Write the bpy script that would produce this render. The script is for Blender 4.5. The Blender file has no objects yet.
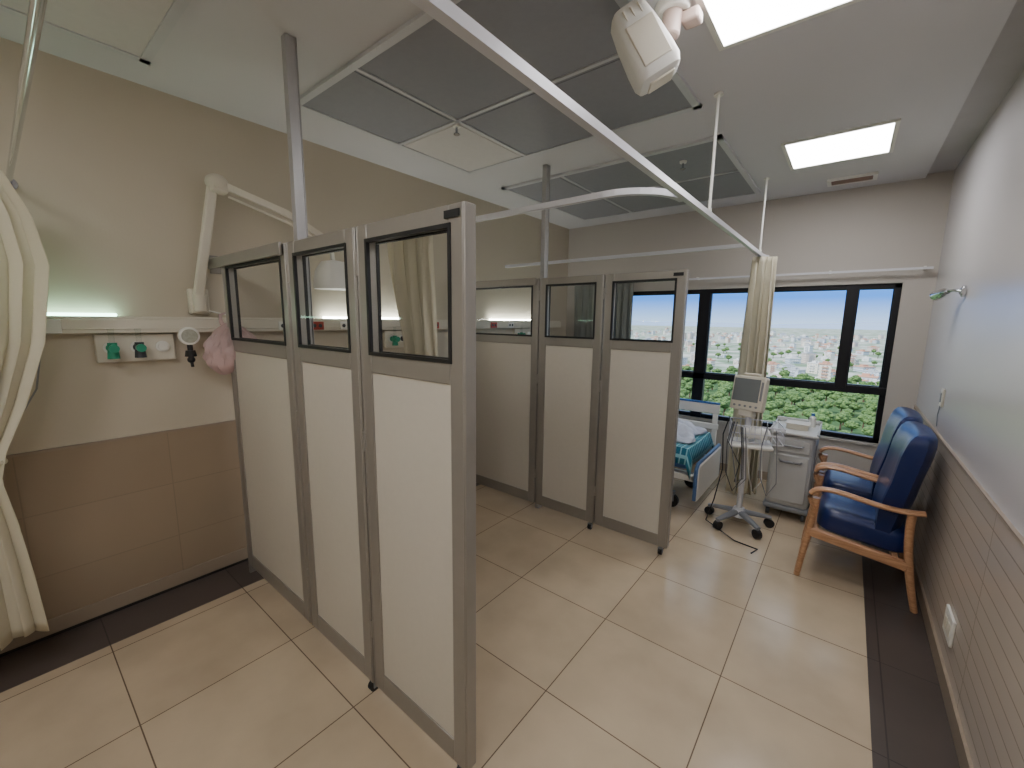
import bpy, bmesh, math, random
from mathutils import Vector, Matrix
random.seed(7)
S=bpy.context.scene
COL=S.collection
# ---------------------------------------------------------------- helpers
def lin(c):
    r=[]
    for v in c[:3]:
        v=v/255.0
        r.append(v/12.92 if v<=0.04045 else ((v+0.055)/1.055)**2.4)
    return (r[0],r[1],r[2],1.0)
def newmat(name):
    m=bpy.data.materials.new(name); m.use_nodes=True
    nt=m.node_tree; b=nt.nodes['Principled BSDF']
    return m,nt,b
def mat(name,c,rough=0.5,metal=0.0,var=0.06,scale=6.0,bump=0.0,bscale=60.0,spec=0.5,coat=0.0):
    m,nt,b=newmat(name)
    tc=nt.nodes.new('ShaderNodeTexCoord')
    nz=nt.nodes.new('ShaderNodeTexNoise'); nz.inputs['Scale'].default_value=scale; nz.inputs['Detail'].default_value=4
    nt.links.new(tc.outputs['Object'],nz.inputs['Vector'])
    mx=nt.nodes.new('ShaderNodeMix'); mx.data_type='RGBA'
    L=lin(c)
    mx.inputs[6].default_value=(L[0]*(1-var),L[1]*(1-var),L[2]*(1-var),1)
    mx.inputs[7].default_value=(min(1,L[0]*(1+var)),min(1,L[1]*(1+var)),min(1,L[2]*(1+var)),1)
    nt.links.new(nz.outputs['Fac'],mx.inputs[0]); nt.links.new(mx.outputs[2],b.inputs['Base Color'])
    b.inputs['Roughness'].default_value=rough; b.inputs['Metallic'].default_value=metal
    b.inputs['Specular IOR Level'].default_value=spec; b.inputs['Coat Weight'].default_value=coat
    if bump:
        n2=nt.nodes.new('ShaderNodeTexNoise'); n2.inputs['Scale'].default_value=bscale; n2.inputs['Detail'].default_value=3
        nt.links.new(tc.outputs['Object'],n2.inputs['Vector'])
        bp=nt.nodes.new('ShaderNodeBump'); bp.inputs['Strength'].default_value=bump; bp.inputs['Distance'].default_value=0.01
        nt.links.new(n2.outputs['Fac'],bp.inputs['Height']); nt.links.new(bp.outputs['Normal'],b.inputs['Normal'])
    return m
def emat(name,c,st):
    m,nt,b=newmat(name)
    b.inputs['Base Color'].default_value=lin(c)
    b.inputs['Emission Color'].default_value=lin(c); b.inputs['Emission Strength'].default_value=st
    return m
def glassmat(name,tint=(250,252,251),fac=.04):
    m,nt,b=newmat(name); out=nt.nodes['Material Output']; nt.nodes.remove(b)
    t=nt.nodes.new('ShaderNodeBsdfTransparent'); t.inputs[0].default_value=lin(tint)
    g=nt.nodes.new('ShaderNodeBsdfGlossy'); g.inputs['Roughness'].default_value=0.02
    lw=nt.nodes.new('ShaderNodeLayerWeight'); lw.inputs['Blend'].default_value=.12
    mr=nt.nodes.new('ShaderNodeMapRange'); mr.inputs[3].default_value=fac*.6; mr.inputs[4].default_value=.4
    nt.links.new(lw.outputs['Fresnel'],mr.inputs[0])
    mx=nt.nodes.new('ShaderNodeMixShader')
    nt.links.new(mr.outputs[0],mx.inputs[0]); nt.links.new(t.outputs[0],mx.inputs[1]); nt.links.new(g.outputs[0],mx.inputs[2])
    nt.links.new(mx.outputs[0],out.inputs[0])
    return m
class MB:
    def __init__(s): s.v=[];s.f=[];s.m=[]
    def add(s,vs,fs,mi=0,M=None):
        o=len(s.v)
        for p in vs:
            p=Vector(p)
            if M is not None: p=M@p
            s.v.append(p)
        for f in fs: s.f.append([o+i for i in f]); s.m.append(mi)
    def box(s,c,d,mi=0,M=None):
        x,y,z=d[0]/2,d[1]/2,d[2]/2
        vs=[(c[0]+i*x,c[1]+j*y,c[2]+k*z) for i in(-1,1) for j in(-1,1) for k in(-1,1)]
        s.add(vs,[(0,1,3,2),(4,6,7,5),(0,4,5,1),(2,3,7,6),(0,2,6,4),(1,5,7,3)],mi,M); return s
    def b2(s,a,b,mi=0,M=None):
        return s.box([(a[i]+b[i])/2 for i in range(3)],[abs(b[i]-a[i]) for i in range(3)],mi,M)
    def quad(s,a,b,c,d,mi=0): s.add([a,b,c,d],[(0,1,2,3)],mi); return s
    def sweep(s,pts,r,n=10,mi=0,flat=1.0,closed=False,up=None):
        P=[Vector(p) for p in pts]; k=len(P); vs=[];fs=[]
        prev=None
        for i,p in enumerate(P):
            if closed: t=(P[(i+1)%k]-P[i-1])
            else: t=(P[min(i+1,k-1)]-P[max(i-1,0)])
            t.normalize()
            if up is not None: a=Vector(up)
            elif prev is None: a=Vector((0,0,1)) if abs(t.z)<.9 else Vector((1,0,0))
            else: a=prev
            a=(a-t*a.dot(t)).normalized(); prev=a; b=t.cross(a)
            rr=r[i] if isinstance(r,(list,tuple)) else r
            for j in range(n):
                an=2*math.pi*(j+.5)/n
                if n==4: vs.append(p+a*math.cos(an)*rr*flat*1.414+b*math.sin(an)*rr*1.414)
                else: vs.append(p+a*math.cos(an)*rr*flat+b*math.sin(an)*rr)
        for i in range(k if closed else k-1):
            for j in range(n):
                fs.append((i*n+j,i*n+(j+1)%n,((i+1)%k)*n+(j+1)%n,((i+1)%k)*n+j))
        if not closed:
            fs.append(tuple(range(n))[::-1]); fs.append(tuple((k-1)*n+j for j in range(n)))
        s.add(vs,fs,mi); return s
    def cyl(s,a,b,r,r2=None,n=16,mi=0):
        return s.sweep([a,b],[r,r if r2 is None else r2],n,mi)
    def sph(s,c,r,mi=0,u=16,v=10,M=None):
        vs=[(c[0],c[1],c[2]+r[2])];fs=[]
        for i in range(1,v):
            th=math.pi*i/v
            for j in range(u):
                ph=2*math.pi*j/u
                vs.append((c[0]+r[0]*math.sin(th)*math.cos(ph),c[1]+r[1]*math.sin(th)*math.sin(ph),c[2]+r[2]*math.cos(th)))
        vs.append((c[0],c[1],c[2]-r[2])); L=len(vs)-1
        for j in range(u): fs.append((0,1+j,1+(j+1)%u)); fs.append((L,1+(v-2)*u+(j+1)%u,1+(v-2)*u+j))
        for i in range(v-2):
            for j in range(u): fs.append((1+i*u+j,1+(i+1)*u+j,1+(i+1)*u+(j+1)%u,1+i*u+(j+1)%u))
        s.add(vs,fs,mi,M); return s
    def rings(s,R,mi=0,cap=True,M=None):
        n=len(R[0]); vs=[p for r in R for p in r]; fs=[]
        for i in range(len(R)-1):
            for j in range(n): fs.append((i*n+j,i*n+(j+1)%n,(i+1)*n+(j+1)%n,(i+1)*n+j))
        if cap: fs.append(tuple(range(n))[::-1]); fs.append(tuple((len(R)-1)*n+j for j in range(n)))
        s.add(vs,fs,mi,M); return s
    def sheet(s,G,mi=0):
        h=len(G);w=len(G[0]);vs=[p for r in G for p in r]
        s.add(vs,[(i*w+j,i*w+j+1,(i+1)*w+j+1,(i+1)*w+j) for i in range(h-1) for j in range(w-1)],mi); return s
    def make(s,name,mats,parent=None,loc=(0,0,0),bevel=0,seg=2,smooth=True,rot=0,sub=0,label=None,solid=0):
        me=bpy.data.meshes.new(name); me.from_pydata([tuple(p) for p in s.v],[],s.f)
        if not isinstance(mats,(list,tuple)): mats=[mats]
        for m in mats: me.materials.append(m)
        for p,mi in zip(me.polygons,s.m): p.material_index=mi
        bm=bmesh.new(); bm.from_mesh(me); bmesh.ops.recalc_face_normals(bm,faces=bm.faces); bm.to_mesh(me); bm.free()
        if smooth:
            for p in me.polygons: p.use_smooth=True
            me.set_sharp_from_angle(angle=math.radians(38))
        o=bpy.data.objects.new(name,me); COL.objects.link(o); o.location=loc; o.rotation_euler=(0,0,rot)
        if parent: o.parent=parent
        if solid:
            md=o.modifiers.new('s','SOLIDIFY'); md.thickness=solid; md.offset=0
        if bevel:
            md=o.modifiers.new('b','BEVEL'); md.width=bevel; md.segments=seg; md.limit_method='ANGLE'; md.angle_limit=math.radians(40)
        if sub:
            md=o.modifiers.new('u','SUBSURF'); md.levels=sub; md.render_levels=sub
        if label: o['label']=label
        return o
def tag(o,label,cat,group=None):
    o['label']=label;o['category']=cat
    if group:o['group']=group
    return o
def thing(name,loc,label,cat,rot=0,group=None):
    o=bpy.data.objects.new(name,None); o.empty_display_size=.1; COL.objects.link(o); o.location=loc;o.rotation_euler=(0,0,rot)
    return tag(o,label,cat,group)
def struct(o): o['kind']='structure'; return o
# ---------------------------------------------------------------- materials
M_wallL=mat('wall_paint_cream',(197,187,167),.6,var=.04,scale=2,bump=.05,bscale=80)
M_wallR=mat('wall_paint_white',(206,202,202),.22,var=.03,scale=2,bump=.10,bscale=150)
M_wallF=mat('wall_paint_far',(186,179,170),.6,var=.03,scale=2)
M_ceil=mat('ceiling_paint',(208,206,207),.8,var=.03,scale=1.5)
M_white=mat('white_plastic',(226,224,216),.4,var=.03)
M_cream=mat('cream_plastic',(214,207,190),.45,var=.04)
M_alu=mat('satin_aluminium',(150,145,137),.36,metal=.35,var=.05,scale=20)
M_post=mat('post_aluminium',(170,169,168),.35,metal=.3,var=.05,scale=20)
M_rail=mat('rail_aluminium',(214,214,218),.35,metal=.1,var=.04)
M_chrome=mat('chrome',(200,202,205),.12,metal=1.0,var=.03)
M_black=mat('black_rubber',(22,22,24),.5,var=.15)
M_blackal=mat('black_window_aluminium',(20,20,26),.4,metal=.3,var=.1)
M_infill=mat('panel_laminate_cream',(199,193,180),.5,var=.03,scale=40,bump=.03,bscale=300)
M_tileg=mat('ceiling_mesh_grey',(143,143,148),.55,var=.06,scale=30,bump=.1,bscale=400)
M_tilep=mat('ceiling_mesh_pale',(206,202,198),.6,var=.05,scale=30)
M_frameg=mat('ceiling_frame_grey',(200,200,202),.4,metal=.1,var=.04)
M_glass=glassmat('clear_glass')
M_glass2=glassmat('partition_glass',(250,252,251),.04)
M_navy=mat('navy_vinyl',(12,34,88),.36,var=.2,scale=5,bump=.06,bscale=25,coat=.1)
M_green=mat('green_plastic',(40,140,110),.4,var=.1)
M_yellow=mat('yellow_cap',(215,190,60),.4)
M_grey=mat('grey_plastic',(130,132,136),.45,var=.05)
M_dgrey=mat('dark_grey_plastic',(60,62,66),.45,var=.08)
M_screen=mat('screen_glass',(120,124,124),.15,var=.1)
M_blue=mat('blue_plastic',(50,105,175),.4,var=.08)
M_vent=mat('vent_brown',(150,125,112),.5)
M_pinkhub=mat('pale_beige_plastic',(196,174,164),.45)
M_light=emat('light_diffuser',(252,251,253),19)
M_greenlit=emat('bedhead_light_glow',(200,255,228),11.0)
M_fillglow=emat('added_fill_white',(250,255,250),22.0)  # glow of the fill strips added to brighten the two farther bays
def woodmat():
    m,nt,b=newmat('beech_wood'); tc=nt.nodes.new('ShaderNodeTexCoord'); mp=nt.nodes.new('ShaderNodeMapping'); mp.inputs['Scale'].default_value=(3,30,30)
    nz=nt.nodes.new('ShaderNodeTexNoise'); nz.inputs['Scale'].default_value=3; nz.inputs['Detail'].default_value=6
    cr=nt.nodes.new('ShaderNodeValToRGB'); cr.color_ramp.elements[0].color=lin((168,122,86)); cr.color_ramp.elements[1].color=lin((200,156,120))
    cr.color_ramp.elements[0].position=.3;cr.color_ramp.elements[1].position=.7
    nt.links.new(tc.outputs['Object'],mp.inputs[0]); nt.links.new(mp.outputs[0],nz.inputs['Vector']); nt.links.new(nz.outputs['Fac'],cr.inputs[0]); nt.links.new(cr.outputs[0],b.inputs['Base Color'])
    b.inputs['Roughness'].default_value=.35; return m
M_wood=woodmat()
def clothmat(name,c,transl=.35,var=.05,clear=0):
    m,nt,b=newmat(name); out=nt.nodes['Material Output']
    tc=nt.nodes.new('ShaderNodeTexCoord'); nz=nt.nodes.new('ShaderNodeTexNoise'); nz.inputs['Scale'].default_value=5
    mx=nt.nodes.new('ShaderNodeMix'); mx.data_type='RGBA'; L=lin(c)
    mx.inputs[6].default_value=(L[0]*(1-var),L[1]*(1-var),L[2]*(1-var*1.5),1); mx.inputs[7].default_value=L
    nt.links.new(tc.outputs['Object'],nz.inputs['Vector']); nt.links.new(nz.outputs['Fac'],mx.inputs[0]); nt.links.new(mx.outputs[2],b.inputs['Base Color'])
    b.inputs['Roughness'].default_value=.85 if not clear else .3
    tr=nt.nodes.new('ShaderNodeBsdfTranslucent'); nt.links.new(mx.outputs[2],tr.inputs[0])
    ms=nt.nodes.new('ShaderNodeMixShader'); ms.inputs[0].default_value=transl
    nt.links.new(b.outputs[0],ms.inputs[1]); nt.links.new(tr.outputs[0],ms.inputs[2]); last=ms
    if clear:
        tp=nt.nodes.new('ShaderNodeBsdfTransparent'); tp.inputs[0].default_value=lin((250,240,240)); m2=nt.nodes.new('ShaderNodeMixShader'); m2.inputs[0].default_value=clear
        nt.links.new(ms.outputs[0],m2.inputs[1]); nt.links.new(tp.outputs[0],m2.inputs[2]); last=m2
    nt.links.new(last.outputs[0],out.inputs[0])
    return m
M_curt=clothmat('cream_curtain_cloth',(228,221,200),.3)
M_curtg=clothmat('grey_curtain_cloth',(160,162,156),.35)
M_bag=clothmat('pink_bag_plastic',(238,214,216),.4,var=.12,clear=.42)
M_bagin=mat('bag_contents',(226,214,208),.8,var=.35,scale=30)
def gridmat(name,base,line,w,h,mortar,off=(0,0),rough=.3,plane='XY',c2=None,stain=.1,bump=.2,rowoff=0.0,coat=0):
    m,nt,b=newmat(name); N=nt.nodes
    tc=N.new('ShaderNodeTexCoord'); sp=N.new('ShaderNodeSeparateXYZ'); nt.links.new(tc.outputs['Object'],sp.inputs[0])
    cb=N.new('ShaderNodeCombineXYZ')
    for i,a in enumerate(plane):
        ad=N.new('ShaderNodeMath'); ad.operation='ADD'; ad.inputs[1].default_value=-off[i]+100*(w if i==0 else h)
        nt.links.new(sp.outputs[a],ad.inputs[0]); nt.links.new(ad.outputs[0],cb.inputs[i])
    br=N.new('ShaderNodeTexBrick'); br.offset=rowoff; br.squash=1
    br.inputs['Scale'].default_value=1; br.inputs['Brick Width'].default_value=w; br.inputs['Row Height'].default_value=h
    br.inputs['Mortar Size'].default_value=mortar; br.inputs['Mortar Smooth'].default_value=.1
    br.inputs['Color1'].default_value=lin(base); br.inputs['Color2'].default_value=lin(c2 or base); br.inputs['Mortar'].default_value=lin(line)
    nt.links.new(cb.outputs[0],br.inputs['Vector'])
    nz=N.new('ShaderNodeTexNoise'); nz.inputs['Scale'].default_value=2.5; nz.inputs['Detail'].default_value=6; nt.links.new(tc.outputs['Object'],nz.inputs['Vector'])
    mr=N.new('ShaderNodeMapRange'); mr.inputs[1].default_value=.3; mr.inputs[2].default_value=.7; mr.inputs[3].default_value=1-stain; mr.inputs[4].default_value=1+stain*.3
    nt.links.new(nz.outputs['Fac'],mr.inputs[0])
    mx=N.new('ShaderNodeVectorMath'); mx.operation='SCALE'; nt.links.new(br.outputs['Color'],mx.inputs[0]); nt.links.new(mr.outputs[0],mx.inputs['Scale'])
    nt.links.new(mx.outputs[0],b.inputs['Base Color'])
    b.inputs['Roughness'].default_value=rough; b.inputs['Coat Weight'].default_value=coat
    if bump:
        bp=N.new('ShaderNodeBump'); bp.invert=True; bp.inputs['Strength'].default_value=bump; bp.inputs['Distance'].default_value=.004
        nt.links.new(br.outputs['Fac'],bp.inputs['Height']); nt.links.new(bp.outputs[0],b.inputs['Normal'])
    return m
M_floor=gridmat('floor_tiles',(198,180,154),(112,96,80),.61,.61,.0026,(-.31,2.04),.18,'XY',(191,172,146),.16)
M_border=gridmat('floor_border_dark',(80,71,66),(54,48,44),.61,.61,.003,(-.31,2.04),.3,'XY',(86,76,71),.15)
M_wainL=gridmat('wainscot_tiles_beige',(158,140,118),(145,128,108),.6,.34,.003,(0,0),.35,'YZ',(154,136,114),.05)
M_wainR=gridmat('wainscot_boards_beige',(194,182,170),(158,146,134),2.4,.075,.003,(0,0),.25,'YZ',(190,178,166),.05,.5)
M_base=mat('baseboard_taupe',(152,137,119),.4)
M_dark=mat('dark_gap',(40,36,34),.7)
# ---------------------------------------------------------------- room shell
XL,XR,YB,YF,ZC=-3.15,.54,-1.3,5.15,2.94
f=MB()
f.b2((-2.82,YB,-.1),(.25,YF,0),0); f.b2((XL-.1,YB,-.1),(-2.82,YF,0),1); f.b2((.25,YB,-.1),(XR+.1,YF,0),1)
struct(f.make('floor',[M_floor,M_border],smooth=False))
c=MB(); c.b2((XL-.1,YB,ZC),(.37,YF,ZC+.12)); c.b2((.37,YB,ZC+.03),(XR+.1,YF,ZC+.12),1)
M_ceilb=mat('ceiling_band_grey',(186,183,183),.8)
struct(c.make('ceiling',[M_ceil,M_ceilb],smooth=False))
struct(MB().b2((XL-.15,YB,-.1),(XL,YF+.2,ZC+.1)).make('wall_left',M_wallL,smooth=False))
struct(MB().b2((XR,YB,-.1),(XR+.15,YF+.2,ZC+.1)).make('wall_right',M_wallR,smooth=False))
struct(MB().b2((XL-.15,YB-.15,-.1),(XR+.15,YB,ZC+.1)).make('wall_back',M_wallL,smooth=False))
WX0,WX1,WZ0,WZ1=-2.35,.33,.58,2.07
w=MB(); w.b2((XL-.0,YF,-.1),(WX0,YF+.2,ZC+.1)); w.b2((WX1,YF,-.1),(XR,YF+.2,ZC+.1)); w.b2((WX0,YF,-.1),(WX1,YF+.2,WZ0)); w.b2((WX0,YF,WZ1),(WX1,YF+.2,ZC+.1))
struct(w.make('wall_far',M_wallF,smooth=False))
struct(MB().b2((XL,YB,.0),(XL+.012,YF,1.0)).make('trim_1',M_wainL,smooth=False))
struct(MB().b2((XL,YB,1.0),(XL+.016,YF,1.012)).make('trim_2',M_base,smooth=False))
struct(MB().b2((XR-.012,YB,.0),(XR,YF,.98)).make('trim_3',M_wainR,smooth=False))
t=MB(); t.b2((XR-.015,YB,.975),(XR,YF,.985)); struct(t.make('trim_4',M_base,smooth=False))
struct(MB().b2((XL+.012,YB,.02),(XL+.024,YF,.10)).b2((XL+.012,YB,0),(XL+.018,YF,.02),1).make('baseboard_left',[M_base,M_dark],smooth=False))
struct(MB().b2((XR-.024,YB,.0),(XR-.012,YF,.09)).make('baseboard_right',M_base,smooth=False))
struct(MB().b2((XL+.024,YF-.012,.0),(XR-.024,YF,.09)).make('baseboard_far',M_base,smooth=False))
# window
wf=MB(); y0,y1=YF+.03,YF+.10
def fr(a,b,z0,z1,t=.05,yy=(y0,y1)):
    wf.b2((a,yy[0],z0),(a+t,yy[1],z1)); wf.b2((b-t,yy[0],z0),(b,yy[1],z1)); wf.b2((a,yy[0],z0),(b,yy[1],z0+t)); wf.b2((a,yy[0],z1-t),(b,yy[1],z1))
fr(WX0,WX1,WZ0,WZ1,.045)
wf.b2((WX0,y0-.01,1.04),(WX1,y1,1.11))
wf.b2((-1.39,y0-.01,WZ0),(-1.27,y1,WZ1)); wf.b2((-.06,y0-.015,1.08),(.03,y1,WZ1)); 
fr(-1.28,-.04,1.10,2.04,.02,(y0+.01,y1-.01)); fr(-2.31,-1.36,1.10,2.04,.02,(y0+.01,y1-.01)); fr(.02,.295,1.1,2.04,.02,(y0+.01,y1-.01))
wo=struct(wf.make('window_1',M_blackal,bevel=.003,smooth=False))
struct(MB().quad((WX0+.02,YF+.06,WZ0+.02),(WX1-.02,YF+.06,WZ0+.02),(WX1-.02,YF+.06,WZ1-.02),(WX0+.02,YF+.06,WZ1-.02)).make('window_2',M_glass,smooth=False))
struct(MB().b2((WX0,YF-.02,WZ0-.03),(WX1,YF+.2,WZ0)).make('trim_5',mat('sill_stone',(185,180,172),.3),bevel=.004,smooth=False))
# ---------------------------------------------------------------- ceiling grids and lights
def ceil_grid(x0,x1,y0,y1,nx,ny,pale,label):
    T=thing('ceiling_grid',((x0+x1)/2,(y0+y1)/2,ZC),label,'ceiling panel',group='grey metal ceiling grids')
    hx,hy=(x1-x0)/2,(y1-y0)/2
    b=MB(); w=.02
    for a,bb in (((-hx,-hy),(hx,-hy+.04)),((-hx,hy-.04),(hx,hy)),((-hx,-hy),(-hx+.04,hy)),((hx-.04,-hy),(hx,hy))):
        b.b2((a[0],a[1],-.018),(bb[0],bb[1],0))
    for i in range(1,nx): x=-hx+2*hx*i/nx; b.b2((x-w/2,-hy,-.016),(x+w/2,hy,0))
    for j in range(1,ny): y=-hy+2*hy*j/ny; b.b2((-hx,y-w/2,-.016),(hx,y+w/2,0))
    b.make('grid_frame',M_frameg,T,smooth=False)
    for i in range(nx):
        for j in range(ny):
            xa=-hx+2*hx*i/nx+.035;xb=-hx+2*hx*(i+1)/nx-.035; ya=-hy+2*hy*j/ny+.035;yb=-hy+2*hy*(j+1)/ny-.035
            q=MB().b2((xa-.025,ya-.025,-.008),(xb+.025,yb+.025,-.001)); q.b2((xa,ya,-.012),(xb,yb,-.006))
            q.make('grid_tile',M_tilep if (i,j) in pale else M_tileg,T,smooth=False)
    return T
ceil_grid(-2.68,-.80,1.25,2.72,3,2,[(0,1)],'grey metal ceiling grid with one pale tile')
ceil_grid(-2.72,-.80,3.2,4.78,3,2,[],'grey metal ceiling grid near the window')
ceil_grid(-2.84,-1.9,-.3,.64,1,1,[(0,0)],'square pale ceiling panel with grey frame')
def ceil_light(x,y,label):
    T=thing('ceiling_light',(x,y,ZC),label,'ceiling light',group='square recessed ceiling lights')
    b=MB()
    for a,bb in (((-.31,-.31),(.31,-.285)),((-.31,.285),(.31,.31)),((-.31,-.285),(-.285,.285)),((.285,-.285),(.31,.285))): b.b2((a[0],a[1],-.012),(bb[0],bb[1],0))
    b.make('light_frame',M_white,T,smooth=False)
    MB().b2((-.285,-.285,-.008),(.285,.285,-.001)).make('diffuser',M_light,T,smooth=False)
ceil_light(-.29,1.93,'bright square white ceiling light panel')
ceil_light(-.20,3.92,'bright square white ceiling light panel'); ceil_light(-.29,-.3,'bright square white ceiling light panel'); ceil_light(-1.5,-.75,'bright square white ceiling light panel')  # last two panels are unseen, added behind the camera to brighten the room
v=thing('ceiling_vent',(-.12,4.80,ZC),'small rectangular ceiling air vent with slats','air vent')
b=MB(); b.b2((-.17,-.09,-.02),(.17,-.07,0)); b.b2((-.17,.07,-.02),(.17,.09,0)); b.b2((-.17,-.07,-.02),(-.14,.07,0)); b.b2((.14,-.07,-.02),(.17,.07,0)); b.make('vent_frame',M_white,v,smooth=False)
b=MB(); b.b2((-.14,-.07,-.006),(.14,.07,-.001),1)
for i in range(6): b.b2((-.14,-.063+i*.024,-.016),(.14,-.053+i*.024,-.008),0)
b.make('vent_slats',[M_vent,M_dark],v,smooth=False)
for (x,y,lb) in ((-2.1,2.02,'small chrome ceiling sprinkler head on grey grid'),(-1.14,3.51,'small chrome ceiling sprinkler head by a vent grid')):
    s=thing('sprinkler',(x,y,ZC-.035),lb,'sprinkler'); MB().cyl((0,0,.035),(0,0,.01),.03,.025).make('rosette',M_white,s)
    MB().cyl((0,0,.015),(0,0,-.03),.008).cyl((0,0,-.03),(0,0,-.034),.02).make('sprinkler_nozzle',M_chrome,s)
# ceiling mounted swivel head
d=thing('ceiling_spotlight',(-.68,1.84,ZC),'white swivelling spotlight head hanging from ceiling','lamp')
MB().cyl((0,0,0),(0,0,-.03),.07,.06,24).make('mount_plate',M_white,d,bevel=.004)
MB().cyl((0,0,-.02),(0,-.01,-.12),.038,.034,24).make('hub',M_pinkhub,d,bevel=.008)
MB().b2((.03,.0,-.075),(.10,.07,-.03)).make('side_sensor',M_pinkhub,d,bevel=.012,seg=3)
yd=Vector((.42,.20,-.80)).normalized(); zd=Vector((.62,-.78,-.2)); zd=(zd-yd*zd.dot(yd)).normalized(); xd=yd.cross(zd)
Mx=Matrix.Translation((-.065,-.13,-.18))@Matrix((xd,yd,zd)).transposed().to_4x4()
b=MB()
R=[]
for yy,wx,hz in ((-.14,.05,.04),(-.125,.066,.055),(-.05,.076,.066),(.06,.085,.072),(.12,.087,.07),(.145,.078,.06),(.155,.058,.04)):
    R.append([(wx*math.copysign(abs(math.cos(a))**.42,math.cos(a)),yy,hz*math.copysign(abs(math.sin(a))**.42,math.sin(a))-.0) for a in [2*math.pi*(k+.5)/32 for k in range(32)]])
b.rings(R,0,True,Mx); b.make('spotlight_housing',M_white,d)
b=MB(); b.box((0,.03,.068),(.11,.16,.012),0,Mx); b.box((0,.156,0),(.10,.012,.07),0,Mx)
for k in (-.03,0,.03): b.box((k,-.09,.058),(.008,.05,.01),0,Mx)
b.make('lens_plate',M_cream,d,bevel=.004)
# ---------------------------------------------------------------- curtain rails
RZ=2.30
r=thing('curtain_rail',(-.69,2.0,0),'white aluminium curtain rail hung from ceiling rods','curtain rail')
def prof(mb,pts): mb.sweep(pts,.0145,4,0,up=(0,0,1))
b=MB(); prof(b,[(0,-1.75,RZ),(0,2.45,RZ),(.01,2.53,RZ),(.03,2.58,RZ)]); b.make('main_rail',M_rail,r,smooth=False)
b=MB(); pts=[(-2.46,-.07,RZ),(-.30,-.07,RZ)]+[(-.30+.28*math.sin(a),.21-.28*math.cos(a),RZ) for a in [math.pi/2*k/8 for k in range(1,9)]]
prof(b,pts); b.make('branch_rail',M_rail,r,smooth=False)
b=MB(); prof(b,[(-2.46,1.79,RZ),(-.016,1.79,RZ)]); b.make('branch_rail',M_rail,r,smooth=False)
for y in (.65,2.37): MB().cyl((-.005,y,RZ),(-.005,y,ZC),.008).cyl((-.005,y,ZC-.01),(-.005,y,ZC),.025).cyl((-.005,y,RZ),(-.005,y,RZ+.04),.013).make('hanging_rod',M_white,r)
r2=thing('curtain_rail',(-2.0,.13,0),'thin steel curtain rail in the near bay','curtain rail')
MB().cyl((-1.15,0,RZ),(1.26,0,RZ),.011).cyl((-1.15,0,RZ),(-1.14,0,RZ),.03).make('steel_tube',M_chrome,r2)
wt=thing('window_curtain_track',(0,5.06,2.18),'slim white curtain track above the window','curtain rail')
MB().b2((-2.98,-.010,-.009),(.5,.010,.009)).make('track',M_rail,wt,smooth=False)
for x in (-2.6,-1.4,-.2,.45): MB().b2((x-.008,-.0,-.005),(x+.008,.09,.018)).make('track_bracket',M_white,wt,smooth=False)
# ---------------------------------------------------------------- curtains
def curtain(loc,name,label,x0,x1,yamp,folds,ztop,zbot,pinch,mat_,rot=0,cols=120,rows=44,hem=0.0,ph=0,group=None):
    T=thing(name,loc,label,'curtain',rot,group)
    G=[]
    for i in range(rows+1):
        v=i/rows; z=ztop+(zbot-ztop)*v; q=pinch(v); k,sh=q[0],q[1]; sy=q[2] if len(q)>2 else 0
        row=[]
        for j in range(cols+1):
            u=j/cols
            x=(x0+(x1-x0)*u)
            x=x*k+sh
            a=yamp*(.55+.45*min(1,v*3))*(.45+.55*k)
            y=a*math.sin(2*math.pi*folds*u+ph+.5*math.sin(3*v+u*4))+.45*a*math.sin(2*math.pi*folds*.43*u+2*v+ph)+.25*a*math.sin(2*math.pi*folds*1.7*u-3*v)
            x+=.008*k*math.sin(2*math.pi*folds*u*2+v*2)
            row.append((x,y+sy,z+ (hem*math.sin(6*u)+hem*.5*math.sin(17*u) if i==rows else 0)))
        G.append(row)
    MB().sheet(G).make('curtain_cloth',mat_,T,solid=.003)
    return T
curtain((-.655,4.42,0),'curtain','cream privacy curtain gathered at the rail end',-.115,.115,.04,5,2.285,.06,lambda v:(.9+.25*v,0),M_curt,rot=math.radians(35))
KEY=[(0,.14,-.01),(.08,.19,.0),(.18,.22,.0),(.35,.20,-.03),(.48,.17,-.08),(.58,.14,-.13),(.64,.135,-.15),(.74,.16,-.15),(.87,.18,-.15),(1,.20,-.155)]
def pn(v):
    for (a,h0,c0),(b_,h1,c1) in zip(KEY,KEY[1:]):
        if v<=b_:
            t=(v-a)/(b_-a); return ((h0+(h1-h0)*t)/.22,c0+(c1-c0)*t)
    return (KEY[-1][1]/.22,KEY[-1][2])
cu=curtain((-2.82,-.03,0),'curtain','cream curtain tied back with a band in the near bay',-.22,.22,.026,5.6,2.285,.24,pn,M_curt,rot=math.radians(92),hem=.02,cols=180,rows=60,ph=.8)
b=MB(); b.sweep([(-.145+.155*math.cos(a),.045*math.sin(a),1.03+.03*math.cos(a)) for a in [2*math.pi*k/32 for k in range(32)]],.006,8,flat=1.8,closed=True,up=(0,0,1)); b.make('tieback',M_curt,cu,label='cream fabric tieback band')
curtain((-2.50,1.93,0),'curtain','cream privacy curtain bunched in the middle bay',-.24,.24,.05,7,2.28,.25,lambda v:(1-.3*math.exp(-((v-.45)/.2)**2),.12*math.exp(-((v-.5)/.3)**2)),M_curt,rot=math.radians(5))
curtain((-2.56,5.06,0),'curtain','grey curtain hanging beside the window',-.42,.42,.03,10,2.165,.52,lambda v:(1,0),M_curtg)
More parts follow.
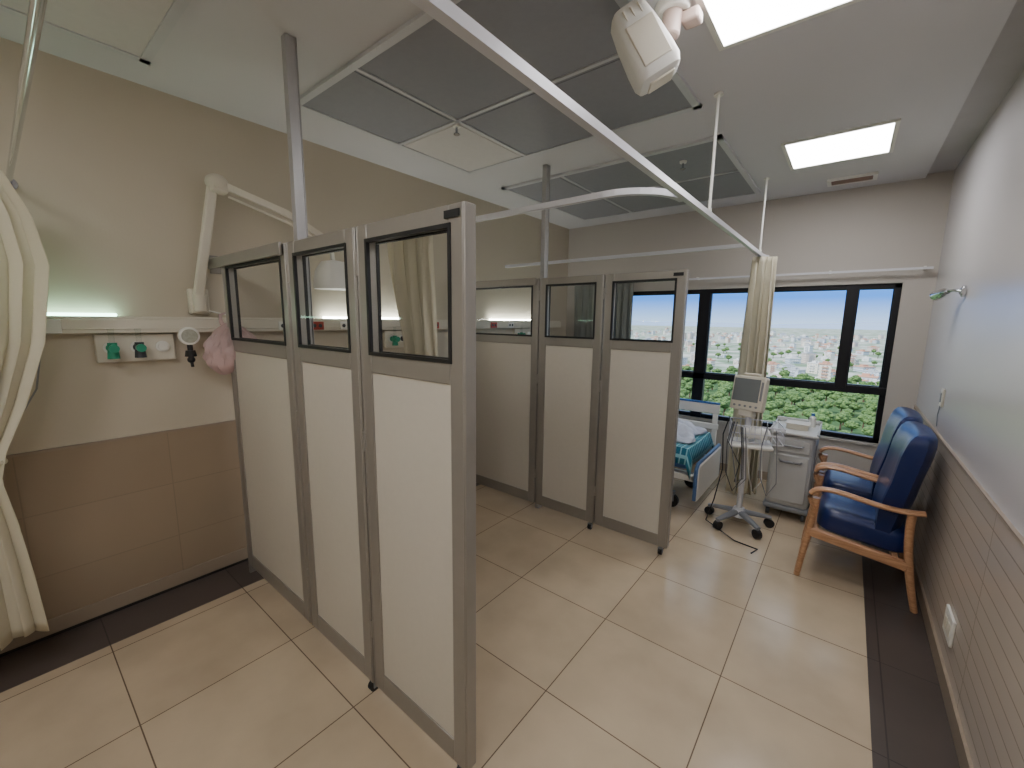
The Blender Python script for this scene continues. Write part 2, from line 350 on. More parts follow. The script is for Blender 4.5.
# ---------------------------------------------------------------- partitions
def partition(ox,oy,label):
    T=thing('folding_partition',(ox,oy,0),label,'partition',group='folding ward partitions')
    top=2.04
    def panel(x0,x1,zw0=1.57,zw1=1.975,sw=.07,leftsw=None):
        d=.024; zb=.07; ls=leftsw or sw
        b=MB(); b.b2((x0,-d,zb),(x0+ls,d,top)); b.b2((x1-sw,-d,zb),(x1,d,top)); b.b2((x0+ls,-d,top-.06),(x1-sw,d,top)); b.b2((x0+ls,-d,zb),(x1-sw,d,zb+.09)); b.b2((x0+ls,-d,1.49),(x1-sw,d,1.565))
        for xx in (x0+.006,x1-.012): b.b2((xx,-d-.003,zb),(xx+.006,d+.003,top))
        P=b.make('panel',M_alu,T,bevel=.003)
        MB().b2((x0+ls,-.018,zb+.09),(x1-sw,.018,1.49)).make('infill_board',M_infill,P,smooth=False)
        b=MB(); a0,a1=x0+ls-.010,x1-sw+.010; t=.013; z0_,z1_=zw0-.012,zw1+.012
        for ya,yb in ((-d-.004,-d+.010),(d-.010,d+.004)):
            b.b2((a0,ya,z0_),(a0+t,yb,z1_)); b.b2((a1-t,ya,z0_),(a1,yb,z1_)); b.b2((a0+t,ya,z0_),(a1-t,yb,z0_+t)); b.b2((a0+t,ya,z1_-t),(a1-t,yb,z1_))
        b.make('window_gasket',M_black,P,smooth=False)
        MB().quad((a0+.008,-d+.004,zw0-.005),(a1-.008,-d+.004,zw0-.005),(a1-.008,-d+.004,zw1+.005),(a0+.008,-d+.004,zw1+.005)).make('window_pane',M_glass2,P,smooth=False)
        return P
    panel(-.87,-.012); panel(.0,.578); panel(.588,1.17)
    b=MB(); b.b2((-.04,.030,0),(.0,.075,ZC)); b.b2((-.045,.075,0),(.005,.08,ZC)); b.make('post',M_post,T,bevel=.002)
    b=MB(); b.b2((-1.055,-.030,1.985),(-.03,-.045,2.045)); b.b2((-1.07,-.03,1.96),(-1.055,.03,2.07)); b.make('wall_bracket_rail',M_alu,T,bevel=.004)
    b=MB(); b.b2((-.89,-.02,0),(-.871,.02,2.04)); b.make('edge_strip',M_alu,T,bevel=.002)
    for x in (-.006,.583):
        for z in (.35,1.2,1.9): MB().cyl((x,-.020,z-.04),(x,-.020,z+.04),.009,n=12).make('hinge',M_alu,T)
    for x in (.54,1.12):
        b=MB(); b.cyl((x,0,.07),(x,0,.045),.012); b.cyl((x-.012,0,.024),(x+.012,0,.024),.024,n=20,mi=1); b.b2((x-.018,-.01,.02),(x-.014,.01,.05)); b.b2((x+.014,-.01,.02),(x+.018,.01,.05)); b.b2((x-.018,-.01,.045),(x+.018,.01,.052)); b.make('caster',[M_grey,M_black],T)
    b=MB(); b.b2((1.085,-.030,2.0),(1.15,-.0265,2.022)); b.make('nameplate',M_black,T,label='small black nameplate')
    return T
partition(-2.08,.93,'tall three-panel folding partition with grey frame and small windows')
partition(-2.035,2.92,'tall three-panel folding partition standing before the window bay')
# ---------------------------------------------------------------- bed head channel and gas panels
bh=thing('bedhead_channel',(XL+.001,0,1.6),'cream wall-mounted medical service channel with glowing light','wall rail')
b=MB(); b.b2((0.0,-1.0,0.0),(.07,4.9,.075)); b.b2((.0,-1.0,.075),(.055,4.9,.09)); b.b2((.07,-1.0,.02),(.075,4.9,.028)); b.make('channel_body',M_cream,bh,bevel=.006)
MB().b2((.005,-.5,.09),(.05,.44,.106)).make('channel_light_or_fill',M_greenlit,bh,bevel=.004)
MB().b2((.005,1.6,.09),(.05,2.6,.105)).make('channel_light_or_fill',M_fillglow,bh,bevel=.004)  # added fill strip, brightens the middle bay
MB().b2((.005,3.5,.09),(.05,4.5,.105)).make('channel_light_or_fill',M_fillglow,bh,bevel=.004)  # another added strip, fill for the window bay
def outlet_plate(y,z,m_):
    o=thing('wall_socket',(XL,y,z),'small double socket on the service channel','socket',group='service channel sockets')
    MB().b2((.074,-.05,-.03),(.084,.05,.03)).make('socket_plate',m_,o,bevel=.003)
    for s in (-.022,.022): MB().cyl((.082,s,0),(.0855,s,0),.014).make('socket_insert',M_dgrey,o)
M_redp=mat('red_plastic',(176,70,56),.4)
for y,m_ in ((1.30,M_white),(1.52,M_redp),(1.75,M_white),(1.95,M_white),(2.65,M_redp),(3.5,M_redp),(3.8,M_white)): outlet_plate(y,1.637,m_)
def gas_panel(y,label):
    T=thing('gas_outlet_panel',(XL+.001,y,1.44),label,'gas outlet panel',group='medical gas outlet panels')
    MB().b2((0,-.17,0),(.035,.17,.155)).make('panel_box',M_cream,T,bevel=.006)
    for k,(yy,mt) in enumerate(((-.11,M_green),(0.0,M_dgrey),(.11,M_white))):
        b=MB(); b.cyl((.033,yy,.08),(.045,yy,.08),.032,n=24); b.cyl((.045,yy,.08),(.055,yy,.08),.022,n=20,mi=1); b.make('gas_outlet',[M_white,mt],T)
    return T
def flowmeter(y,capm,label):
    T=thing('flowmeter',(XL+.052,y,1.52),label,'flowmeter',group='oxygen flowmeters')
    MB().cyl((-.006,0,0),(.045,0,0),.014).cyl((.04,0,-.055),(.04,0,-.01),.026,.022,16).cyl((.04,0,-.01),(.04,0,.03),.020).make('flowmeter_body',capm,T)
    MB().cyl((.04,0,.03),(.04,0,.095),.012).cyl((.04,0,.095),(.04,0,.105),.014).make('flow_tube',M_glass,T)
    MB().cyl((.045,0,0),(.085,0,0),.020,.022,14).make('flow_knob',M_green,T)
gas_panel(.51,'cream gas outlet panel with three outlets on wall')
flowmeter(.40,M_green,'green oxygen flowmeter plugged into gas panel'); flowmeter(.51,M_dgrey,'dark grey flowmeter plugged into gas panel')
gas_panel(2.3,'cream gas outlet panel in the middle bay'); flowmeter(2.19,M_green,'green oxygen flowmeter in the middle bay'); flowmeter(2.41,M_yellow,'yellow-capped flowmeter in the middle bay')
gas_panel(4.1,'cream gas outlet panel in the window bay'); flowmeter(3.99,M_green,'green oxygen flowmeter in the window bay')
g=thing('vacuum_gauge',(XL+.077,.73,1.58),'round vacuum gauge with black suction knob','gauge')
MB().cyl((-.0,0,.04),(.03,0,0),.014).cyl((.03,0,0),(.06,0,0),.052,n=28).make('gauge_body',M_white,g,bevel=.004)
MB().cyl((.06,0,0),(.063,0,0),.040,n=28).make('gauge_face',mat('gauge_face',(170,170,155),.2,var=.3,scale=60),g)
MB().cyl((.045,0,-.04),(.045,0,-.13),.014).cyl((.045,0,-.085),(.045,0,-.12),.024,.03,14).sph((.045,0,-.14),(.02,.02,.02)).cyl((.045,0,-.15),(.06,.0,-.18),.008).make('suction_knob',M_black,g)
so=thing('wall_socket',(XL+.077,.17,1.637),'white socket plate with plug on the service channel','socket')
MB().b2((0,-.055,-.035),(.012,.055,.035)).make('socket_plate',M_white,so,bevel=.003)
MB().cyl((.012,-.02,0),(.04,-.02,0),.02).sweep([(.04,-.02,0),(.06,-.02,-.02),(.05,-.03,-.12),(.02,-.06,-.3),(.0,-.12,-.42)],.004,8).make('power_plug',M_grey,so)
# carrier bag
bg=thing('plastic_bag',(XL+.19,.93,1.355),'crumpled translucent pink plastic bag hanging from the channel','bag')
def bagmesh(s,seed,hz=1):
    R=[];U,V=72,36
    for i in range(V+1):
        v=i/V; z=.30*v*hz
        rad=max(.14,math.sin(math.pi*min(1,.06+v*.94)**.72)**.6) if v<1 else .12
        ring=[]
        for j in range(U):
            a=2*math.pi*j/U; cr_=.5+.5*v
            k=1+.06*math.sin(5*a+3*v+seed)+cr_*(.06*math.sin(9*a-7*v)+.06*math.sin(16*a+9*v)+.04*math.sin(27*a-15*v))+.03*math.sin(22*v+3*a)
            ring.append((s*.088*rad*k*math.cos(a),s*.15*rad*k*math.sin(a),.012*(s<1)+z+.010*math.sin(4*a+2)*s))
        R.append(ring)
    return MB().rings(R)
bagmesh(1,0).make('bag_body',M_bag,bg)
bagmesh(.74,2,.6).make('bag_contents',M_bagin,bg)
MB().sweep([(0,.03,.27),(-.02,.045,.31),(-.06,.035,.35),(-.10,.01,.365),(-.06,-.035,.35),(-.02,-.045,.31),(0,-.03,.27)],[.018,.012,.009,.007,.009,.012,.018],8,flat=.5).make('bag_handle',M_bag,bg)
# wall exam lamp arm
el=thing('examination_lamp',(XL,.82,1.80),'cream wall-mounted examination lamp with jointed arm','lamp')
MB().b2((0,-.05,-.09),(.05,.05,.06)).cyl((.055,0,-.08),(.055,0,.03),.035,n=20).make('wall_mount',M_cream,el,bevel=.008)
b=MB(); b.sweep([(.07,-.01,.02),(.12,.10,.66)],.026,4,flat=.8,up=(1,0,0)); b.make('lower_arm',M_cream,el,bevel=.010,seg=3)
MB().sph((.13,.12,.68),(.055,.06,.05)).b2((.09,.08,.62),(.17,.17,.70)).make('elbow',M_cream,el,bevel=.015)
b=MB(); b.sweep([(.14,.16,.67),(.34,.42,.535),(.36,.68,.40)],.018,4,flat=1.1,up=(0,0,1)); b.sweep([(.15,.17,.61),(.345,.42,.48),(.36,.64,.38)],.008,8); b.make('upper_arm',M_cream,el,bevel=.004)
b=MB(); b.cyl((.36,.68,.42),(.36,.70,.26),.014); 
R=[]
for z,rr in ((.28,.03),(.27,.08),(.21,.12),(.12,.135),(.09,.13)): R.append([(.36+rr*math.cos(2*math.pi*k/28),.70+rr*math.sin(2*math.pi*k/28),z) for k in range(28)])
b.rings(R); b.make('lamp_head',M_white,el)
b=MB(); b.sweep([(.05,.04,-.07),(.04,.12,-.09),(.03,.20,-.10)],.005,8); b.make('power_cable',M_white,el)
# ---------------------------------------------------------------- chairs
def chair(x,y,label):
    T=thing('armchair',(x,y,0),label,'chair',group='blue hospital armchairs')
    W=.27
    def bez(P,n=10):
        out=[]
        for i in range(n+1):
            t=i/n; q=[Vector(p) for p in P]
            while len(q)>1: q=[q[k]*(1-t)+q[k+1]*t for k in range(len(q)-1)]
            out.append(q[0])
        return out
    lr=[.020,.021,.022,.023]+[.024]*7
    for s in (-1,1):
        yy=s*W
        MB().sweep(bez([(-.30,yy,0),(-.285,yy,.2),(-.25,yy,.4),(-.245,yy,.57)]),lr,12,flat=.9).make('leg',M_wood,T)
        MB().sweep(bez([(.285,yy,0),(.24,yy,.2),(.20,yy,.4),(.21,yy,.61)]),lr,12,flat=.9).make('leg',M_wood,T)
        MB().sweep(bez([(-.25,yy,.50),(-.36,yy,.66),(-.18,yy,.70),(-.02,yy,.59),(.12,yy,.585),(.265,yy,.615)],20),.031,12,flat=.5,up=(0,0,1)).make('armrest',M_wood,T)
        MB().sweep([(-.275,yy,.335),(.225,yy,.27)],.022,4,flat=1.3,up=(0,0,1)).make('side_rail',M_wood,T,bevel=.006)
    MB().b2((-.245,-W,.30),(-.215,W,.345)).make('cross_rail',M_wood,T,bevel=.005)
    MB().b2((.15,-W,.27),(.18,W,.315)).make('cross_rail',M_wood,T,bevel=.005)
    Mx=Matrix.Rotation(math.radians(5),4,'Y')
    R=[]
    def rr(hx,hy,z,cx=0,p=.35):
        return [(cx+hx*math.copysign(abs(math.cos(a))**p,math.cos(a)),hy*math.copysign(abs(math.sin(a))**p,math.sin(a)),z) for a in [2*math.pi*(k+.5)/40 for k in range(40)]]
    for z,e in ((.325,-.02),(.34,-.003),(.38,.0),(.43,.0),(.455,-.008),(.472,-.03),(.478,-.08)): R.append(rr(.235+e,.24+e,z,-.03))
    MB().rings(R,0,True,Matrix.Translation((0,0,0))@Mx).make('seat',M_navy,T)
    R=[]; H=[(.40,.90,.8),(.43,.96,1.05),(.55,.98,1.15),(.62,1.03,1.2),(.67,1.10,1.2),(.77,1.13,1.15),(.85,1.13,1.2),(.93,1.13,1.25),(.99,1.12,1.15),(1.03,1.08,1.0),(1.055,1.02,.7),(1.065,.94,.35)]
    for z,wf_,tf in H:
        cx=.125+(z-.4)*.17; ring=[];n=18;hw=.245*wf_;th=.066*tf
        for k in range(n+1):
            u=-1+2*k/n; wing=-.035*abs(u)**3*(1.0 if z>.5 else .6)
            ring.append((cx-th*(1-.30*abs(u)**8)+wing,u*hw,z))
        for k in range(n+1):
            u=1-2*k/n; wing=-.03*abs(u)**3
            ring.append((cx+th*.8*(1-.5*abs(u)**6)+wing,u*hw,z))
        R.append(ring)
    MB().rings(R).make('backrest',M_navy,T,bevel=0)
    return T
chair(.195,3.55,'navy vinyl high-back armchair with light wood arms')
chair(.195,4.18,'navy vinyl high-back armchair with light wood arms')
# ---------------------------------------------------------------- monitor stand
ms=thing('patient_monitor_stand',(-.57,3.82,0),'rolling stand with patient monitor, basket and cables','medical monitor',rot=math.radians(15))
for k in range(5):
    a=2*math.pi*k/5+.2; c_,s_=math.cos(a),math.sin(a)
    b=MB(); b.sweep([(.03*c_,.03*s_,.115),(.15*c_,.15*s_,.10),(.25*c_,.25*s_,.085)],[.034,.027,.020],10,flat=.7,up=(0,0,1)); b.make('base_leg',M_grey,ms)
    w=MB(); w.cyl((.24*c_-.02*s_,.24*s_+.02*c_,.036),(.24*c_+.02*s_,.24*s_-.02*c_,.036),.036,n=20); w.cyl((.24*c_,.24*s_,.05),(.24*c_,.24*s_,.09),.012,mi=1); w.make('caster',[M_black,M_grey],ms)
MB().cyl((0,0,.08),(0,0,.15),.07,.04,20).cyl((0,0,.1),(0,0,.98),.022,.022,16).make('pole',M_rail,ms)
b=MB(); bx0,bx1=-.12,.24
for z in (.76,.83,.89):
    b.sweep([(bx0,-.15,z),(bx1,-.15,z),(bx1,.13,z),(bx0,.13,z)],.005,6,closed=True)
for k in range(10):
    x=bx0+(bx1-bx0)*k/9
    b.cyl((x,-.15,.76),(x,-.15,.89),.003,n=6); b.cyl((x,.13,.76),(x,.13,.89),.003,n=6); b.cyl((x,-.15,.76),(x,.13,.76),.003,n=6)
for k in range(7):
    y=-.15+.28*k/6; b.cyl((bx0,y,.76),(bx0,y,.89),.003,n=6); b.cyl((bx1,y,.76),(bx1,y,.89),.003,n=6)
b.make('wire_basket',M_rail,ms)
MB().b2((-.13,-.14,.70),(.18,.12,.73)).make('shelf',M_white,ms,bevel=.01)
mon=MB(); Mm=Matrix.Translation((-.01,0,1.13))@Matrix.Rotation(math.radians(-30),4,'Z')@Matrix.Rotation(math.radians(-9),4,'X')
mon.box((0,.0,0),(.25,.07,.28),0,Mm); mon.box((0,.065,-.01),(.20,.07,.22),0,Mm); mon.box((0,0,.155),(.13,.035,.022),0,Mm); mon.box((0,0.02,-.16),(.11,.09,.06),0,Mm)
mo=mon.make('monitor',M_cream,ms,bevel=.012,seg=3)
MB().box((-.012,-.036,.025),(.20,.006,.185),0,Mm).make('screen',M_screen,mo,bevel=.002)
MB().box((.105,-.038,.025),(.014,.008,.15),0,Mm).make('button_strip',M_grey,mo)
for k in range(5): MB().cyl(Mm@Vector((-.085+.042*k,-.035,-.105)),Mm@Vector((-.085+.042*k,-.042,-.105)),.009,n=12).make('control_button',M_grey,mo)
for k,(x,c0) in enumerate(((-.12,.0),(-.09,.03),(.02,.02),(-.11,.08),(.12,.0))):
    MB().sweep([(x,-.16,.92),(x-.03,-.18,.75),(x-.02+c0,-.17,.5+c0),(x+.04,-.15,.34+c0),(x+.10,-.14,.45),(x+.08,-.155,.70),(x+.06,-.16,.88)],.0038,8).make('cable',(M_dgrey,M_grey,M_white)[k%3],ms)
b=MB(); b.sweep([(-.14,-.1,.95),(-.18,-.12,.8),(-.16,-.1,.5),(-.2,-.05,.2),(-.25,-.1,.03),(-.05,-.35,.012),(.1,-.42,.012),(.05,-.5,.012)],.005,8); b.make('power_cable',M_black,ms)
b=MB(); b.box((.06,-.01,.81),(.20,.16,.08),0); b.make('cuff_pouch',M_white,ms,bevel=.025)
# ---------------------------------------------------------------- wheeled cabinet
M_cab=mat('cabinet_grey_white',(196,196,193),.45)
bc=thing('bedside_cabinet',(-.275,4.41,0),'grey-white wheeled bedside cabinet with curved handles','cabinet')
MB().b2((-.16,-.22,.10),(.16,.22,.76)).make('body',M_cab,bc,bevel=.045,seg=4)
MB().b2((-.17,-.235,.07),(.17,.235,.12)).make('plinth',M_grey,bc,bevel=.02,seg=3)
b=MB(); b.b2((-.175,-.25,.755),(.175,.25,.78)); b.b2((-.175,.225,.78),(.175,.25,.82)); b.b2((-.175,-.25,.78),(-.16,.25,.80)); b.b2((.16,-.25,.78),(.175,.25,.80)); b.make('worktop',M_cab,bc,bevel=.008)
dd=MB().b2((-.13,-.235,.60),(.13,-.215,.72)).make('drawer',M_cab,bc,bevel=.01,seg=3)
MB().sweep([(-.08,-.235,.67),(-.07,-.26,.665),(.07,-.26,.665),(.08,-.235,.67)],.008,8).make('handle',M_grey,dd)
dd=MB().b2((-.13,-.235,.16),(.13,-.215,.58)).make('door',M_cab,bc,bevel=.01,seg=3)
MB().sweep([(-.08,-.235,.53),(-.07,-.26,.525),(.07,-.26,.525),(.08,-.235,.53)],.008,8).make('handle',M_grey,dd)
MB().b2((.158,-.15,.18),(.168,.15,.68)).make('side_panel',mat('side_panel_grey',(168,168,166),.45),bc,bevel=.004)
for sx in (-1,1):
    for sy in (-1,1):
        MB().cyl((sx*.13-.012,sy*.18,.035),(sx*.13+.012,sy*.18,.035),.035,n=18).cyl((sx*.13,sy*.18,.05),(sx*.13,sy*.18,.08),.012,mi=1).make('caster',[M_dgrey,M_grey],bc)
bx=thing('tray_box',(-.265,4.38,.7805),'small white tray box on the bedside cabinet','box')
MB().b2((-.08,-.07,0),(.08,.07,.045)).b2((-.09,-.08,.045),(.09,.08,.055)).make('box_body',M_cream,bx,bevel=.006)
bo=thing('bottle',(-.17,4.54,.7805),'small blue-capped plastic bottle on the cabinet','bottle')
MB().cyl((0,0,0),(0,0,.08),.026).cyl((0,0,.08),(0,0,.10),.026,.012).make('bottle_body',M_white,bo)
MB().cyl((0,0,.10),(0,0,.12),.014).make('bottle_cap',M_blue,bo)
# ---------------------------------------------------------------- bed
bd=thing('hospital_bed',(-1.90,4.10,0),'white hospital bed with teal checked sheet and rails','bed')
b=MB(); b.b2((-.95,-.36,.30),(.98,-.32,.36)); b.b2((-.95,.32,.30),(.98,.36,.36)); b.b2((-.95,-.36,.31),(-.9,.36,.35)); b.b2((.94,-.36,.31),(.98,.36,.35)); b.b2((-.7,-.28,.12),(.75,-.24,.17)); b.b2((-.7,.24,.12),(.75,.28,.17))
b.b2((.5,-.26,.15),(.56,.26,.32)); b.b2((-.6,-.26,.15),(-.54,.26,.32)); b.make('bed_frame',M_white,bd,bevel=.006)
for sx in (-.72,.78):
    for sy in (-.3,.3):
        MB().cyl((sx,sy-.018,.06),(sx,sy+.018,.06),.06,n=22).b2((sx-.02,sy-.026,.06),(sx+.02,sy+.026,.15),1).make('bed_wheel',[M_black,M_grey],bd)
MB().b2((-.93,-.38,.40),(.92,.38,.56)).make('mattress',M_blue,bd,bevel=.04,seg=4)
M_sheet=gridmat('teal_checked_cloth',(44,130,150),(140,195,202),.05,.05,.006,(0,0),.8,'XY',(30,104,132),.05,.1)
b=MB(); G=[]
for i in range(31):
    t=i/30; row=[]
    for j in range(31):
        u=j/30; yy=-.42+.84*u; e=abs(2*u-1); z=.585-(.13*max(0,(e-.88)/.12)**1.0)+.01*math.sin(9*t+5*u)
        row.append((-.3+1.25*t,yy,z if t<.97 else z-.12*(t-.97)/.03))
    G.append(row)
b.sheet(G).make('sheet',M_sheet,bd,solid=.008)
b=MB(); G=[]
for i in range(71):
    t=i/70; row=[]
    for j in range(51):
        u=j/50
        e=(math.sin(math.pi*u)**.4)*(math.sin(math.pi*t)**.4)
        n_=.5+.22*math.sin(11*t+9*u)+.16*math.sin(19*u-14*t+1)+.12*math.sin(31*t+17*u)+.07*math.sin(47*u-23*t)
        row.append((.0+.86*t+.03*math.sin(9*u),-.24+.60*u+.03*math.sin(7*t),.60+.20*e*n_+.03*e))
    G.append(row)
b.sheet(G).make('blanket',mat('white_blanket',(200,206,220),.9,var=.2,scale=8,bump=.3,bscale=30),bd,solid=.01)
MB().sph((-.7,0,.64),(.2,.32,.07)).make('pillow',mat('white_pillow',(225,226,230),.9),bd)
M_blueg=mat('blue_grey_edge',(72,100,140),.4)
def endboard(x,z0,z1,nm):
    b=MB(); b.b2((x-.02,-.40,z0),(x+.02,.40,z1)); o=b.make(nm,M_white,bd,bevel=.018,seg=4)
    b=MB(); b.sweep([(x,-.42,z0+.02),(x,-.42,z1-.03),(x,-.37,z1+.01),(x,.37,z1+.01),(x,.42,z1-.03),(x,.42,z0+.02)],.016,10,up=(1,0,0)); b.make('board_edge',M_blueg,o)
    return o
endboard(1.0,.14,.47,'footboard'); endboard(-1.0,.3,.95,'headboard')
for sy in (1,-1):
    e=.97 if sy==1 else .42
    b=MB(); b.b2((-.55,sy*.41-.012,.62),(e,sy*.41+.012,.68)); b.b2((-.55,sy*.41-.012,.78),(e,sy*.41+.012,.88)); 
    for x in (-.5,-.1,e-.06): b.b2((x,sy*.41-.010,.36),(x+.05,sy*.41+.010,.84))
    o=b.make('side_rail',M_white,bd,bevel=.01,seg=3)
    MB().b2((-.55,sy*.41-.014,.88),(e,sy*.41+.014,.898)).make('rail_edge',M_blue,o,bevel=.004)
# ---------------------------------------------------------------- right wall fittings
sp=thing('wall_spotlight',(XR,3.82,1.91),'chrome wall reading spotlight on a short arm','lamp')
MB().cyl((0,0,0),(-.02,0,0),.035,n=24).b2((-.025,-.04,-.02),(0,.04,.02)).make('wall_plate',M_chrome,sp,bevel=.003)
MB().sweep([(-.02,0,0),(-.05,.03,.01),(-.075,.10,.005)],.008,10).make('arm',M_chrome,sp)
MB().sweep([(-.07,.09,.005),(-.08,.14,.0),(-.10,.24,-.01),(-.103,.255,-.011)],[.016,.03,.036,.033],20).make('lamp_head',M_chrome,sp)
so=thing('wall_socket',(XR-.012,2.72,.28),'white double socket plate on beige wainscot','socket')
MB().b2((-.012,-.085,-.065),(0,.085,.065)).make('socket_plate',M_white,so,bevel=.004)
for a in (-.034,.034): MB().b2((-.016,a-.026,-.03),(-.012,a+.026,.03)).make('socket_insert',M_cream,so,bevel=.002)
so=thing('light_switch',(XR,3.95,1.22),'small pale wall switch with trailing cord','switch')
MB().b2((-.012,-.04,-.06),(0,.04,.06)).make('switch_plate',M_cream,so,bevel=.003)
MB().b2((-.018,-.015,-.03),(-.012,.015,.03)).make('switch_button',M_grey,so)
MB().sweep([(-.01,0,-.05),(-.012,.02,-.12),(-.01,.0,-.20)],.003,8).make('switch_cord',M_grey,so)
# ---------------------------------------------------------------- outside: city
def gm(name,a,b_,sc):
    m,nt,b=newmat(name); tc=nt.nodes.new('ShaderNodeTexCoord'); nz=nt.nodes.new('ShaderNodeTexNoise'); nz.inputs['Scale'].default_value=sc; nz.inputs['Detail'].default_value=8
    cr=nt.nodes.new('ShaderNodeValToRGB'); cr.color_ramp.elements[0].position=.4;cr.color_ramp.elements[1].position=.62; cr.color_ramp.elements[0].color=lin(a); cr.color_ramp.elements[1].color=lin(b_)
    nt.links.new(tc.outputs['Object'],nz.inputs['Vector']); nt.links.new(nz.outputs['Fac'],cr.inputs[0]); nt.links.new(cr.outputs[0],b.inputs['Base Color']); b.inputs['Roughness'].default_value=.95; return m
GZ=-46
M_park=gm('park_ground',(60,92,48),(94,120,66),.05)
gr=MB().b2((-4000,375,GZ-1),(4000,6500,GZ)).b2((-4000,20,GZ-1),(4000,375,GZ),1).make('ground',[gm('town_ground',(106,128,100),(184,182,176),.03),M_park],smooth=False); gr['kind']='structure'
def bmat(name,wall,win):
    return gridmat(name,win,wall,3.2,3.1,1.05,(0,0),.8,'XZ',win,.1,0)
BM=[bmat('facade_white',(234,232,228),(172,180,190)),bmat('facade_cream',(228,220,204),(166,164,164)),bmat('facade_grey',(202,206,212),(150,160,172)),bmat('facade_rose',(220,204,190),(166,160,156))]
M_roof=mat('roof_concrete',(210,208,206),.9,scale=.3); M_roofr=mat('roof_tile',(196,150,128),.9,scale=.5); M_roofg=mat('roof_grey',(172,174,178),.9,scale=.5)
BMS=[]
for k in range(12):
    w_,d_,h_=random.uniform(9,20),random.uniform(8,14),random.choice([6.2,6.2,9.3,9.3,12.4,15.5,21.7,27.9])
    if h_>20: w_=11
    b=MB(); b.b2((-w_/2,-d_/2,0),(w_/2,d_/2,h_),0); b.b2((-w_/2-.4,-d_/2-.4,h_),(w_/2+.4,d_/2+.4,h_+.9),1); b.b2((-w_/4,-2,h_),(w_/8,2.5,h_+3.0),1)
    b.cyl((w_/4,0,h_+.9),(w_/4,0,h_+2.6),.9,n=12,mi=1)
    for z in range(1,int(h_/3.1)): b.b2((-w_/4,-d_/2-1.2,z*3.1),(w_/4,-d_/2,z*3.1+1.0),1)
    o=b.make('apartment_building',[BM[k%4],(M_roof,M_roofr,M_roofg)[k%3]],smooth=False)
    BMS.append(o.data); bpy.data.objects.remove(o)
placed=[]
def free(x,y,r):
    for a,b_,c_ in placed:
        if (a-x)**2+(b_-y)**2<(r+c_)**2: return False
    placed.append((x,y,r)); return True
cnt=0; tries=0
while cnt<295 and tries<12000:
    tries+=1
    yy=405+ (random.random()**1.2)*1500; x=random.uniform(-.50,.14)*yy
    sc=random.uniform(.55,.9)*(1+max(0,yy-900)/3000)
    if not free(x,yy,12.5*sc): continue
    o=bpy.data.objects.new('apartment_building',random.choice(BMS)); COL.objects.link(o)
    o.location=(x,yy,GZ); o.rotation_euler=(0,0,random.uniform(-.9,.9)); o.scale=(sc,sc,sc*random.uniform(.8,1.15))
    tag(o,'pale low-rise apartment building in the town outside','building','town buildings outside the window'); cnt+=1
M_tree=gm('tree_foliage',(58,86,46),(106,132,72),1.6); M_trunk=mat('tree_bark',(88,70,54),.9)
TM=[]
for k in range(4):
    b=MB(); b.cyl((0,0,0),(0,0,3),.35,.22,8,1)
    for q in range(34):
        a=random.uniform(0,6.28); el_=random.uniform(-.5,1.3); rr=2.1*random.uniform(.6,1.08); R_=random.uniform(.45,1.0)
        b.sph((rr*math.cos(a)*math.cos(el_),rr*math.sin(a)*math.cos(el_),4.6+1.7*math.sin(el_)),(R_,R_,R_*.8),0,7,5)
    b.sph((0,0,4.6),(2.0,2.0,1.6),0,12,8)
    o=b.make('tree',[M_tree,M_trunk],smooth=True); TM.append(o.data); bpy.data.objects.remove(o)
cnt=0;tries=0
while cnt<298 and tries<20000:
    tries+=1
    yy=random.uniform(175,402) if cnt<262 else random.uniform(402,900); x=random.uniform(-.36,.10)*yy; s=random.uniform(.95,1.6)
    if not free(x,yy,3.6*s): continue
    o=bpy.data.objects.new('tree',random.choice(TM)); COL.objects.link(o); o.location=(x,yy,GZ); o.rotation_euler=(0,0,random.uniform(0,6)); o.scale=(s*1.1,s*1.1,s*random.uniform(.8,1.15))
    tag(o,'round green leafy tree outside below the window','tree','trees outside the window'); cnt+=1
top=[(x,5200,GZ+52+14*math.sin(x*.0016)+9*math.sin(x*.0041+1)+4*math.sin(x*.011)) for x in range(-4200,3000,80)]
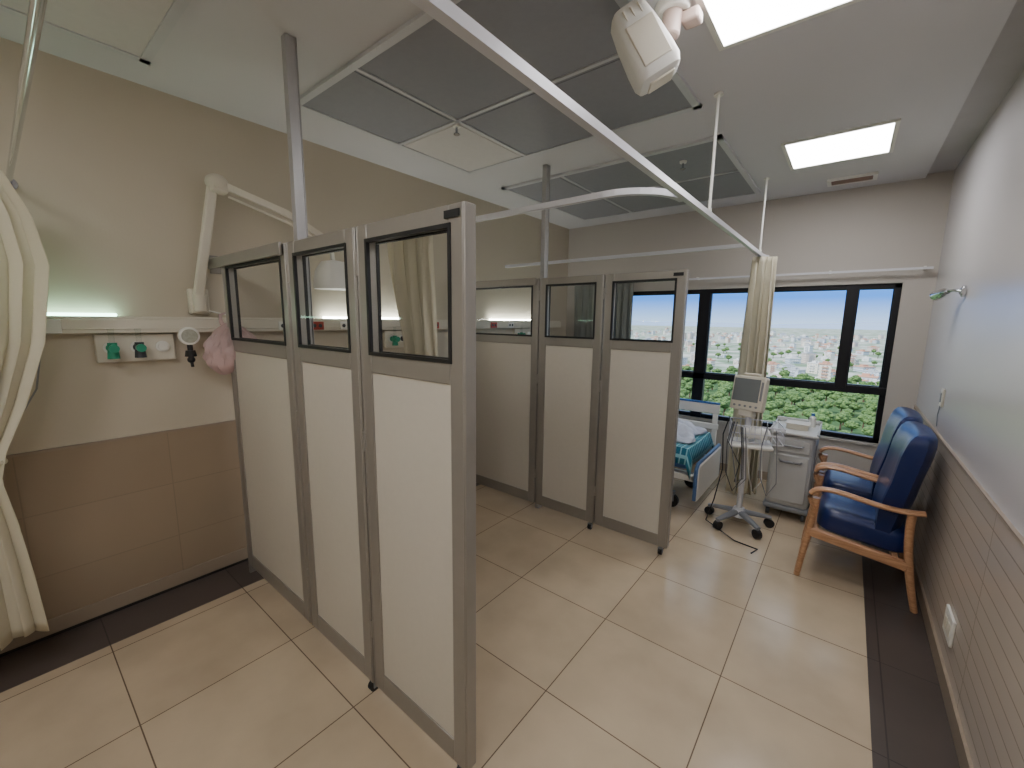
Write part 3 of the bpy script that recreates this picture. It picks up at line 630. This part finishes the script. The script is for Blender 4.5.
vs=[(p[0],p[1]-400,GZ) for p in top]; 
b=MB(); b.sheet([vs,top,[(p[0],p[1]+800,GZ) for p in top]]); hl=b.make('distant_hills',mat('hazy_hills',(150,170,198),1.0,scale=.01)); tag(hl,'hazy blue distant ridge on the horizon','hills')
# ---------------------------------------------------------------- world and sun
W=bpy.data.worlds.new('World'); S.world=W; W.use_nodes=True; nt=W.node_tree; bgn=nt.nodes['Background']
tc=nt.nodes.new('ShaderNodeTexCoord'); spx=nt.nodes.new('ShaderNodeSeparateXYZ'); cr=nt.nodes.new('ShaderNodeValToRGB')
cr.color_ramp.elements[0].position=.0; cr.color_ramp.elements[0].color=lin((176,208,246)); cr.color_ramp.elements[1].position=.05; cr.color_ramp.elements[1].color=lin((70,142,240))
e=cr.color_ramp.elements.new(.16); e.color=lin((120,172,240))
e=cr.color_ramp.elements.new(.40); e.color=lin((205,222,242))
nt.links.new(tc.outputs['Generated'],spx.inputs[0]); nt.links.new(spx.outputs['Z'],cr.inputs[0]); nt.links.new(cr.outputs[0],bgn.inputs[0]); bgn.inputs[1].default_value=2.1
sl=bpy.data.lights.new('sun','SUN'); sl.energy=6; sl.angle=.01; so=bpy.data.objects.new('sun',sl); COL.objects.link(so); so.rotation_euler=(math.radians(45),0,math.radians(-35))
# ---------------------------------------------------------------- camera
th,ya,ro=math.radians(8.8),math.radians(38.69),math.radians(.74)
F=Vector((-math.sin(ya)*math.cos(th),math.cos(ya)*math.cos(th),-math.sin(th))); Rt=Vector((math.cos(ya),math.sin(ya),0)); U_=Rt.cross(F)
r_=Rt*math.cos(ro)+U_*math.sin(ro); u_=-Rt*math.sin(ro)+U_*math.cos(ro)
cam=bpy.data.cameras.new('camera'); co=bpy.data.objects.new('camera',cam); COL.objects.link(co)
m3=Matrix((r_,u_,-F)).transposed(); co.matrix_world=Matrix.Translation((0,0,1.7))@m3.to_4x4()
cam.sensor_width=36; cam.lens=416.2/1024*36; cam.clip_end=9000; cam.clip_start=.05
S.camera=co
